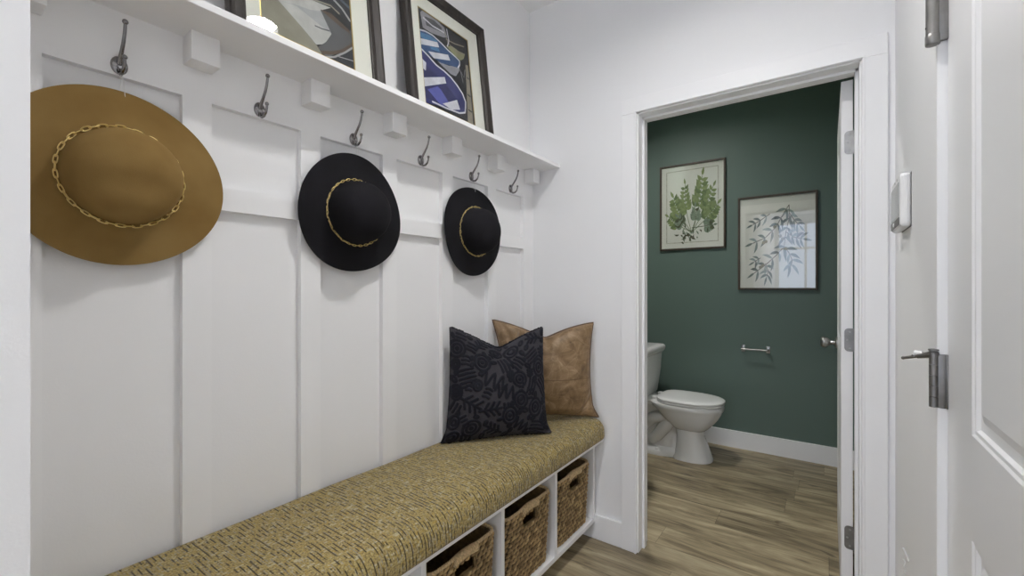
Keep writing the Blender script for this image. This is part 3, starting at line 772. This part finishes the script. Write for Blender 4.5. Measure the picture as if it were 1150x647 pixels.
# ------------------------------------------------------------------ pillows
def pillow(TL, TR, BR, BL, T, n, chop=0, pinch=.06, height=None, post=None, Tb=None, vp=1.35, flare=0):
    """grid of front and back skins between four corners; returns arrays (front, back)"""
    TL, TR, BR, BL = [np.array(p, float) for p in (TL, TR, BR, BL)]
    u = np.linspace(-1, 1, n); U, V = np.meshgrid(u, u)   # V up
    pu = U*(1-pinch*(1-V**2)*np.abs(U)**3); pv = V*(1-pinch*(1-U**2)*np.abs(V)**3)
    pu = pu*(1+flare*np.clip((-V-.72)/.28, 0, 1)**1.5*np.abs(U)**4)
    if chop: pv = pv-chop*(1-np.sqrt(U**2+.004))**vp*np.clip((V+.3)/1.3, 0, 1)**2
    a = ((pu+1)/2)[..., None]; b_ = ((pv+1)/2)[..., None]
    P = (BL*(1-a)+BR*a)*(1-b_)+(TL*(1-a)+TR*a)*b_
    nx = np.cross((BR-BL)+(TR-TL), (TL-BL)+(TR-BR)); nx /= np.linalg.norm(nx)
    th = (np.clip(1-U**2, 0, 1)**.62)*(np.clip(1-V**2, 0, 1)**.55)
    if chop: th = th*(1-.45*np.exp(-(U/.10)**2)*np.clip((V-.25)/.75, 0, 1))
    e = (np.clip((1-np.abs(U))/.04, 0, 1)*np.clip((1-np.abs(V))/.04, 0, 1))
    hf = (height(U, V)*e if height is not None else 0*U); hb = hf*1.0
    F = P+nx*((T*th+hf)[..., None]+.003); B = P-nx*(((Tb or T)*th+hb)[..., None]+.003)
    if post is not None: F = post(F, U, V); B = post(B, U, V)
    return F, B, nx
def pillow_mesh(name, F, B, mat, parent, attr=None, uvs=True):
    n = F.shape[0]; vs = F.reshape(-1, 3).tolist()+B.reshape(-1, 3).tolist(); fs = []; N2 = n*n
    idx = np.arange(n*n).reshape(n, n)
    q = np.stack([idx[:-1, :-1], idx[:-1, 1:], idx[1:, 1:], idx[1:, :-1]], -1).reshape(-1, 4)
    fs = q.tolist()+(q[:, ::-1]+N2).tolist()
    ring = list(idx[0, :])+list(idx[1:, -1])+list(idx[-1, -2::-1])+list(idx[-2:0:-1, 0])
    for i in range(len(ring)):
        a, b2 = int(ring[i]), int(ring[(i+1) % len(ring)]); fs.append([b2, a, a+N2, b2+N2])
    me = bpy.data.meshes.new(name); me.from_pydata(vs, [], fs); me.materials.append(mat)
    me.polygons.foreach_set('use_smooth', [True]*len(fs))
    if attr is not None:
        at = me.attributes.new('applique', 'FLOAT', 'POINT'); at.data.foreach_set('value', np.concatenate([attr.ravel(), attr.ravel()]).astype(np.float32))
    ul = me.uv_layers.new(name='UVMap'); li = np.zeros(len(me.loops), dtype=np.int32); me.loops.foreach_get('vertex_index', li); li %= N2
    ul.data.foreach_set('uv', np.stack([(li % n)/(n-1), (li//n)/(n-1)], -1).ravel())
    o = bpy.data.objects.new(name, me); COL.objects.link(o); o.parent = parent; return o
# embroidery lines of the navy pillow
def applique(n):
    rnd = random.Random(5); curves = []
    def oval(cx, cy, a, b, rot, rings):
        for k in rings:
            curves.append([(cx+k*(a*math.cos(t)*math.cos(rot)-b*math.sin(t)*math.sin(rot)), cy+k*(a*math.cos(t)*math.sin(rot)+b*math.sin(t)*math.cos(rot))) for t in [2*PI*i/26 for i in range(27)]])
    def zig(cx, cy, L, A, k, rot):
        pts = []
        for i in range(k*8+1):
            t = i/(k*8); x = -L/2+L*t; y = A*math.sin(2*PI*k*t); pts.append((cx+x*math.cos(rot)-y*math.sin(rot), cy+x*math.sin(rot)+y*math.cos(rot)))
        curves.append(pts)
    def leaf(cx, cy, rot, k, L=.12, sp=.055):
        curves.append([(cx+(i*sp*.5)*math.cos(rot), cy+(i*sp*.5)*math.sin(rot)) for i in range(k+1)])
        for i in range(1, k+1):
            for s in (1, -1):
                bx = cx+i*sp*.5*math.cos(rot); by = cy+i*sp*.5*math.sin(rot); a = rot+s*1.0
                curves.append([(bx, by), (bx+L*.5*math.cos(a), by+L*.5*math.sin(a)), (bx+L*math.cos(a-s*.3), by+L*math.sin(a-s*.3))])
    def bars(cx, cy, rot, k, L=.2, sp=.05):
        for i in range(k):
            o = (i-k/2)*sp; x = cx-o*math.sin(rot); y = cy+o*math.cos(rot); l = L*(1-.25*abs(i-k/2)/k)
            curves.append([(x-l/2*math.cos(rot), y-l/2*math.sin(rot)), (x+.01, y+.012), (x+l/2*math.cos(rot), y+l/2*math.sin(rot))])
    done = []
    def free(x, y, r): return all(math.hypot(x-a, y-b) > (r+q)*.92 for a, b, q in done)
    def put(kind, x, y, r, rot):
        done.append((x, y, r))
        if kind == 0: oval(x, y, r*.9, r*.7, rot, (1, .45))
        elif kind == 1: oval(x, y, r*.8, r*.95, rot, (1, .55, .12))
        elif kind == 2: zig(x, y, r*2.1, r*.55, 3, rot)
        elif kind == 3: bars(x, y, rot, max(3, int(r/.035)), r*1.7, .072)
        elif kind == 4:
            curves.append([(x-r*math.cos(rot), y-r*math.sin(rot)), (x, y), (x+r*math.cos(rot), y+r*math.sin(rot))])
            for q in (-.6, -.1, .4):
                for sd in (1, -1):
                    bx, by = x+r*q*math.cos(rot), y+r*q*math.sin(rot); a = rot+sd*.95
                    curves.append([(bx, by), (bx+r*.7*math.cos(a), by+r*.7*math.sin(a))])
        else: oval(x, y, r*.8, r*.4, rot, (1,))
    for spec in ((1, -.42, .45, .17, .3), (2, -.20, .10, .24, -.35), (2, .02, -.12, .20, -.2), (3, -.70, .18, .18, .3), (3, .0, .42, .17, 1.9), (3, .25, .40, .15, 2.4), (1, .12, -.55, .17, .2), (1, .33, -.28, .16, .4), (1, .66, -.45, .17, 0), (1, .30, .10, .16, .6), (4, -.62, -.30, .22, -.5), (4, -.25, -.42, .2, .1), (3, .6, .55, .16, .5)): put(*spec)
    for rad in (.17, .13, .10, .075, .055, .042):
        for _ in range(900):
            x, y = rnd.uniform(-1+rad*.7, 1-rad*.7), rnd.uniform(-1+rad*.7, 1-rad*.7)
            if free(x, y, rad): put(rnd.choice([0, 1, 2, 3, 4, 4, 3]) if rad > .09 else rnd.choice([5, 5, 3, 0]), x, y, rad, rnd.uniform(0, PI))
    u = np.linspace(-1, 1, n); U, V = np.meshgrid(u, u); D = np.full((n, n), 9.0)
    for c in curves:
        for (x0, y0), (x1, y1) in zip(c[:-1], c[1:]):
            i0 = max(0, int((min(x0, x1)-.04+1)/2*(n-1))); i1 = min(n, int((max(x0, x1)+.04+1)/2*(n-1))+2)
            j0 = max(0, int((min(y0, y1)-.04+1)/2*(n-1))); j1 = min(n, int((max(y0, y1)+.04+1)/2*(n-1))+2)
            if i1 <= i0 or j1 <= j0: continue
            uu = U[j0:j1, i0:i1]; vv = V[j0:j1, i0:i1]; dx, dy = x1-x0, y1-y0; L2 = dx*dx+dy*dy+1e-12
            t = np.clip(((uu-x0)*dx+(vv-y0)*dy)/L2, 0, 1); d = np.hypot(uu-x0-t*dx, vv-y0-t*dy)
            D[j0:j1, i0:i1] = np.minimum(D[j0:j1, i0:i1], d)
    k = np.clip(1-(D/.029)**2, 0, 1); return np.sqrt(k), (D < .026).astype(float)
NP = 300
Hm, Am = applique(NP)
jit = np.random.RandomState(3).rand(NP, NP)
def navpost(F, U, V):   # the base settles flat and its corners spread a little
    F = F.copy(); z = F[..., 2]; lim = .606; F[..., 2] = np.where(z < lim+.012, lim+.012*np.exp((z-lim-.012)/.012), z); return F
ez = .606
pn = thing('throw_pillow', 'square navy pillow with raised black embroidery, dented top edge', 'pillow', (-1.10, 1.45, .606))
F, B, nx = pillow((-1.262, 1.312, 1.078), (-1.045, 1.695, 1.062), (-.985, 1.640, .606), (-1.262, 1.285, .606), .085, NP, chop=.36, pinch=.05, flare=.09,
                  height=lambda U, V: .0050*Hm+.0006*jit, post=navpost, Tb=.05)
o = pillow_mesh('pillow_cover', F, B, M['navy'], pn, Am); o.matrix_parent_inverse = Matrix.Translation(-Vector(pn.location))
w = MB(); E0 = (F+B)/2; rr_ = random.Random(4); ring = [E0[0, i] for i in range(0, NP, 3)]+[E0[i, NP-1] for i in range(0, NP, 3)]+[E0[NP-1, NP-1-i] for i in range(0, NP, 3)]+[E0[NP-1-i, 0] for i in range(0, NP, 3)]
w.tube([(a[0], a[1], a[2]+.001) for a in ring], [rr_.uniform(.0022, .0058) for _ in ring], 7, closed=True)
o = w.build('edge_trim', M['navyedge'], pn); o.matrix_parent_inverse = Matrix.Translation(-Vector(pn.location))
pt = thing('throw_pillow', 'square tan leather pillow in the corner, half behind the navy one', 'pillow', (-1.08, 1.80, .606))
def wrk(U, V):
    rs = np.random.RandomState(1); h = 0
    for (cu, cv, an, L, A, wd) in ((.75, .1, .5, .35, .006, .05), (.62, -.15, .2, .4, -.005, .05), (-.72, .7, 1.9, .4, -.008, .06), (-.55, .8, 1.2, .3, .006, .05), (.8, .7, 2.3, .4, .007, .07), (.80, -.72, .9, .35, -.012, .05), (.3, -.8, 0, .5, .005, .07)):
        a = (U-cu)*math.cos(an)+(V-cv)*math.sin(an); b_ = -(U-cu)*math.sin(an)+(V-cv)*math.cos(an)
        h = h+A*np.exp(-(a/L)**2-(b_/wd)**2)
    return h
NL = 120
F, B, nx = pillow((-1.292, 1.640, 1.087), (-.925, 1.965, 1.070), (-.915, 1.955, .614), (-1.26, 1.70, .606), .082, NL, chop=.28, pinch=.09, vp=2.0, flare=.10, height=wrk, post=navpost, Tb=.03)
o = pillow_mesh('pillow_cover', F, B, M['leather'], pt); o.matrix_parent_inverse = Matrix.Translation(-Vector(pt.location))
w = MB(); E_ = (F+B)/2; ring = [tuple(E_[0, i]) for i in range(0, NL, 3)]+[tuple(E_[i, NL-1]) for i in range(0, NL, 3)]+[tuple(E_[NL-1, NL-1-i]) for i in range(0, NL, 3)]+[tuple(E_[NL-1-i, 0]) for i in range(0, NL, 3)]
w.tube([ (a, b2, c+.001) for a, b2, c in ring], .0042, 8, closed=True)
o = w.build('piping', M['piping'], pt); o.matrix_parent_inverse = Matrix.Translation(-Vector(pt.location))

# ------------------------------------------------------------------ keypad on the right wall and the white clip below
kp = thing('wall_keypad', 'white alarm keypad with grey screen on the right wall', 'keypad', (XR, 1.745, 1.49))
w = MB(); w.box(-.026, 0, -.098, .098, -.077, .077, .009); w.build('case', M['white_plastic'], kp)
MB().box(-.0012, .0002, -.0990, .094, -.0765, .0765, 0).build('back_plate', M['dkmetal'], kp)
MB().box(-.0275, -.0255, -.086, .088, -.045, .052, .0006).build('screen', M['screen'], kp)
w = MB(); w.box(-.0272, -.0255, -.092, .094, -.070, -.048, .0006); bs = w.build('button_bar', M['dkmetal'], kp)
MB().lathe([(.006, 0), (.005, -.002), (.001, -.0025)], (-.0272, .02, -.059), 'X', 14).build('button', M['white_plastic'], bs)
w = MB()
for y in (-.05, .0): MB().lathe([(.004, 0), (.004, -.001), (.001, -.0012)], (-.026, y, .064), 'X', 12).build('indicator_light', M['screen'], kp)
w = MB(); w.tube([(-.013, 0, .029), (-.001, -.004, -.004)], .0032, 8); w.tube([(-.012, .002, -.004), (-.008, .002, -.012), (-.012, .002, -.026), (-.006, .001, -.033), (-.013, 0, -.036), (-.004, 0, -.045)], .0016, 8)
tag(w.build('wall_clip', M['white_plastic'], origin=None), 'small white plastic clip with curled cord low on the right wall', 'clip'); bpy.data.objects['wall_clip'].location = (XR, 1.70, .455)

# ------------------------------------------------------------------ bathroom pictures
def wallpic(x0, x1, z0, z1, label):
    t = thing('framed_print', label, 'framed print', (x0, YG, z0), group='botanical prints on the green wall'); Wd = x1-x0; Hh = z1-z0
    f = .014; w = MB(); rings = []
    for o, d in [(0, -.0003), (0, -.019), (.002, -.021), (f-.002, -.021), (f, -.019), (f, -.0003)]: rings.append([(o, d, o), (Wd-o, d, o), (Wd-o, d, Hh-o), (o, d, Hh-o)])
    w.loft(rings+[rings[0]], 0, False, False); w.build('frame', M['frame2'], t)
    MB().box(f-.004, Wd-f+.004, -.0145, -.013, f-.004, Hh-f+.004).build('glass_pane', M['glass2'], t)
    return t, Wd, Hh
def leafpoly(cx, cz, a, L, wd, bend=.15):
    pts = []; n = 7
    for i in range(n+1):
        t = i/n; o = wd*math.sin(PI*t**.8); x = L*t; y = bend*L*math.sin(PI*t); pts.append((x, y+o))
    for i in range(n-1, 0, -1):
        t = i/n; o = wd*math.sin(PI*t**.8); x = L*t; y = bend*L*math.sin(PI*t); pts.append((x, y-o))
    return [(cx+x*math.cos(a)-y*math.sin(a), cz+x*math.sin(a)+y*math.cos(a)) for x, y in pts]
def artprint(t, Wd, Hh, shapes, mats):
    from mathutils.geometry import tessellate_polygon
    w = MB(); w.box(.008, Wd-.008, -.0070, -.004, .008, Hh-.008, 0, 0)
    for i, (mi, p) in enumerate(shapes):
        vs = [Vector((a*Wd, -.0072-i*.00001, b*Hh)) for a, b in p]
        w.add([v[:] for v in vs], tessellate_polygon([vs]), mi)
    w.build('print', mats, t)
ink = lambda n_, h: plain(n_, h, .8, 0, .2, .25, 60)
t1, W1, H1 = wallpic(-1.156, -.645, 1.556, 2.266, 'framed green fern print hanging on the left of the green wall')
rnd = random.Random(2); sh_ = []
def frond(base, tip, side, nleaf, L0, mi, bend=.12):
    bx, bz_ = base; tx, tz = tip; pts = []
    for i in range(9):
        k = i/8; pts.append((bx+(tx-bx)*k+bend*side*math.sin(PI*k)*.3, bz_+(tz-bz_)*k))
    sh_.append((mi+1, band(pts, .008)))
    ang = math.atan2(tz-bz_, tx-bx)
    for i in range(2, nleaf+2):
        k = .30+.70*i/(nleaf+2); x = bx+(tx-bx)*k+bend*side*math.sin(PI*k)*.3; z = bz_+(tz-bz_)*k; L = L0*(1.15-k*.75)
        for s in (1, -1): sh_.append((mi+rnd.choice([0, 0, 1]), leafpoly(x, z, ang+s*(1.0+rnd.uniform(-.15, .15)), L, L*.27, s*.1)))
    sh_.append((mi, leafpoly(tx, tz, ang, L0*.5, L0*.1, 0)))
root = (.50, .20)
sh_.append((5, [(.10, .08), (.90, .08), (.90, .93), (.10, .93)])); sh_.append((0, [(.115, .09), (.885, .09), (.885, .92), (.115, .92)]))
frond(root, (.14, .40), -1, 5, .15, 1); frond(root, (.22, .62), -1, 7, .19, 1); frond(root, (.40, .76), -1, 6, .15, 1); frond(root, (.66, .84), 1, 7, .20, 1); frond(root, (.82, .70), 1, 6, .16, 1)
frond(root, (.88, .50), 1, 8, .17, 1); frond((.5, .25), (.82, .27), 1, 5, .13, 3); frond(root, (.30, .38), -1, 5, .16, 3); frond(root, (.55, .48), 1, 5, .14, 3)
for _ in range(34):
    x, z = rnd.gauss(.48, .10), rnd.gauss(.165, .03); sh_.append((rnd.choice([3, 4, 6]), leafpoly(x, z, rnd.uniform(0, 6.28), rnd.uniform(.03, .09), .010, rnd.uniform(-.3, .3))))
artprint(t1, W1, H1, sh_, [M['matwhite'], ink('print_fern_green', '#8d9866'), ink('print_fern_dark', '#727f52'), ink('print_fern_grey', '#86917e'), ink('print_stem', '#5a5c44'), ink('print_edge', '#c4bfb0'), ink('print_root', '#57503c')])
t2, W2, H2 = wallpic(-.558, -.051, 1.227, 1.934, 'framed olive branch print with window reflection, right of the fern print')
sh_ = []
def branch(pts, nl, L0, mi=1, spread=.75):
    sh_.append((4, band(pts, .009)))
    seg = len(pts)-1
    for i in range(nl):
        k = (i+.5)/nl*seg; j = min(int(k), seg-1); f = k-j; x = pts[j][0]+(pts[j+1][0]-pts[j][0])*f; z = pts[j][1]+(pts[j+1][1]-pts[j][1])*f
        a = math.atan2(pts[j+1][1]-pts[j][1], pts[j+1][0]-pts[j][0])
        for s in (1, -1): sh_.append((mi+rnd.choice([0, 0, 1, 2]), leafpoly(x, z, a+s*(spread+rnd.uniform(-.2, .25)), L0*rnd.uniform(.75, 1.1), L0*.12, s*.08)))
    sh_.append((mi, leafpoly(pts[-1][0], pts[-1][1], a, L0*.9, L0*.1, 0)))
branch([(.66, .88), (.66, .74), (.62, .60), (.60, .45), (.50, .36), (.36, .26), (.22, .18)], 9, .13)
branch([(.66, .88), (.56, .75), (.50, .66), (.36, .55), (.20, .50)], 6, .13); branch([(.62, .60), (.72, .54), (.82, .52)], 4, .13); branch([(.60, .45), (.66, .38), (.70, .30), (.68, .24)], 4, .14)
branch([(.66, .80), (.72, .72), (.78, .66)], 3, .12); branch([(.42, .80), (.30, .74), (.20, .70)], 3, .11); branch([(.36, .28), (.40, .20), (.38, .14)], 3, .12); branch([(.30, .34), (.22, .30)], 2, .10)
for (x, z) in ((.55, .56), (.58, .53), (.62, .43), (.34, .50), (.37, .51), (.48, .66), (.30, .24), (.33, .26)):
    sh_.append((5, [(x+.022*math.cos(q), z+.018*math.sin(q)) for q in [2*PI*i/10 for i in range(10)]]))
artprint(t2, W2, H2, sh_, [M['matwhite'], ink('print_olive_leaf', '#5f7068'), ink('print_olive_leaf_dark', '#3f5049'), ink('print_olive_leaf_pale', '#8b9a95'), ink('print_twig', '#585244'), ink('print_olive_fruit', '#77704a')])

# ------------------------------------------------------------------ paper holder
tp = thing('paper_holder', 'brushed nickel toilet paper bar fixed to the green wall', 'paper holder', (-.44, YG, .777))
for s in (-1, 1):
    w = MB(); w.box(s*.083-.013, s*.083+.013, -.008, -.0002, -.026, .026, .002); w.tube([(s*.083, -.006, 0), (s*.083, -.062, 0)], .0085, 14); w.ball((s*.083, -.062, 0), .0095); w.build('post', M['chrome'], tp)
MB().tube([(-.083, -.062, 0), (.083, -.062, 0)], .0068, 14).build('bar', M['chrome'], tp)

# ------------------------------------------------------------------ toilet (built facing +x, back against the wall)
to = thing('toilet', 'white two piece toilet with closed lid in the green bathroom', 'toilet', (-1.30, 3.375, 0))
def egg(x0, x1, hw, z, n=48, pw=2.3, sx=0, front=1.0):
    pts = []; cx = x0+(x1-x0)*.42
    for j in range(n):
        a = 2*PI*j/n; c, s = math.cos(a), math.sin(a)
        rx = (x1-cx) if c > 0 else (cx-x0); p = pw if c > 0 else 3.6
        k = (abs(c)**p+abs(s)**p)**(-1/p); pts.append((cx+rx*c*k, hw*s*k, z))
    return pts
w = MB()
w.loft([egg(.40, .592, .095, .212), egg(.375, .618, .122, .235), egg(.34, .648, .142, .268), egg(.30, .676, .160, .305), egg(.27, .698, .174, .345), egg(.25, .705, .180, .362), egg(.24, .712, .187, .372), egg(.22, .713, .188, .395), egg(.22, .709, .185, .402), egg(.24, .70, .175, .404)])
w.loft([egg(.375, .640, .118, 0), egg(.375, .642, .118, .012), egg(.390, .634, .113, .030), egg(.398, .608, .107, .10), egg(.402, .580, .103, .17), egg(.400, .585, .104, .225)])
w.loft([egg(.06, .45, .112, 0, 32), egg(.06, .45, .112, .030, 32), egg(.07, .45, .100, .045, 32), egg(.08, .45, .066, .06, 32), egg(.08, .44, .058, .22, 32), egg(.05, .44, .09, .33, 32), egg(.02, .44, .13, .37, 32)])
for s in (-1, 1):
    w.tube([(.40, s*.075, .34), (.33, s*.070, .22), (.26, s*.062, .13), (.22, s*.05, .10)], [.05, .048, .042, .04], 18)
    w.tube([(.12, s*.055, .10), (.17, s*.066, .20), (.24, s*.070, .27), (.34, s*.075, .30)], [.035, .04, .045, .05], 18)
w.loft([egg(.005, .30, .12, .36, 32), egg(.0, .30, .165, .38, 32), egg(.0, .30, .17, .405, 32), egg(.01, .29, .165, .41, 32)])
w.build('bowl', M['porcelain'], to)
w = MB(); w.loft([egg(.275, .708, .183, .407), egg(.272, .714, .187, .410), egg(.272, .714, .187, .418), egg(.278, .708, .183, .421)]); w.build('seat_ring', M['seat'], to)
w = MB(); w.loft([egg(.272, .714, .186, .424), egg(.269, .718, .189, .427), egg(.270, .717, .188, .437), egg(.278, .708, .182, .4415), egg(.31, .67, .155, .445), egg(.38, .58, .09, .447)]); w.build('lid', M['seat'], to)
for s in (-1, 1): MB().box(.232, .285, s*.075-.018, s*.075+.018, .405, .432, .006).build('lid_hinge', M['seat'], to)
w = MB()
def rr(x0, x1, hy, z, r=.035, n=6):
    pts = []
    for (cx, cy, a0) in ((x1-r, hy-r, 0), (x0+.01, hy-.01, PI/2), (x0+.01, -hy+.01, PI), (x1-r, -hy+r, 1.5*PI)):
        q = r if cx > x0+.02 else .01
        for k in range(n): a = a0+PI/2*k/(n-1); pts.append((cx+q*math.cos(a), cy+q*math.sin(a), z))
    return pts
w.loft([rr(.012, .185, .175, .408), rr(.010, .195, .195, .425), rr(.008, .215, .22, .60), rr(.006, .222, .228, .735)]); w.build('tank', M['porcelain'], to)
w = MB(); w.loft([rr(.003, .218, .226, .722), rr(.001, .226, .234, .728), rr(.0, .238, .246, .745), rr(.0, .243, .251, .765), rr(.001, .241, .249, .780), rr(.008, .228, .236, .789), rr(.02, .20, .21, .792)]); w.build('tank_lid', M['porcelain'], to)
for s in (-1, 1): MB().lathe([(.014, 0), (.014, .008), (.009, .018), (.002, .020)], (.27, s*.092, .036), 'Z', 18).build('bolt_cap', M['porcelain'], to)

# pedestal sink beside it, behind the jamb (its shadow falls on the planks)
sk = thing('pedestal_sink', 'white pedestal sink behind the left door jamb beside the toilet', 'sink', (-1.30, 2.62, 0))
w = MB(); w.loft([egg(.02, .385, .23, .80, 40), egg(.0, .40, .245, .815, 40), egg(.0, .40, .245, .835, 40), egg(.01, .39, .235, .842, 40), egg(.06, .35, .19, .838, 40), egg(.10, .31, .13, .76, 40), egg(.16, .25, .05, .73, 40)], 0, False)
w.loft([egg(.02, .385, .23, .80, 40), egg(.05, .34, .19, .74, 40), egg(.09, .27, .10, .69, 40)]); w.build('basin', M['porcelain'], sk)
w = MB(); w.loft([egg(.07, .28, .11, 0, 32), egg(.09, .26, .09, .03, 32), egg(.11, .24, .07, .3, 32), egg(.09, .27, .09, .70, 32)]); w.build('pedestal', M['porcelain'], sk)
w = MB(); w.tube([(.05, 0, .838), (.05, 0, .92), (.08, 0, .955), (.12, 0, .95), (.14, 0, .92)], .011, 12); w.build('faucet', M['chrome'], sk)

# ------------------------------------------------------------------ ceiling lamps
def lamp(x, y, m, label, r=.082, d=.036):
    t = thing('recessed_light', label, 'ceiling light', (x, y, H))
    def ringset(seq, n=48):
        q = MB(); q.loft([[(a*math.cos(2*PI*j/n), a*math.sin(2*PI*j/n), z) for j in range(n)] for a, z in seq], 0, False); return q
    w = MB(); w.lathe([(r-.0015, d), (r-.0015, d-.003), (.002, d-.0035)], (0, 0, 0), 'Z', 40); w.build('lens', m, t)
    ringset(((r, .055), (r, 0), (r+.001, -.006), (r+.012, -.009), (r+.036, -.004), (r+.038, 0))).build('trim_ring', M['trim'], t)
LB = ['round ceiling light above the bench corridor, mirrored in the nearer boat picture', 'round ceiling light behind the camera', 'round ceiling light near the hall window']
for (x, y), l in zip(LAMPS, LB): lamp(x, y, M['lamp'], l)
for (x, y) in BATH_LAMPS: lamp(x, y, M['lampb'], 'round ceiling light in the green bathroom above the toilet and sink', d=.024)
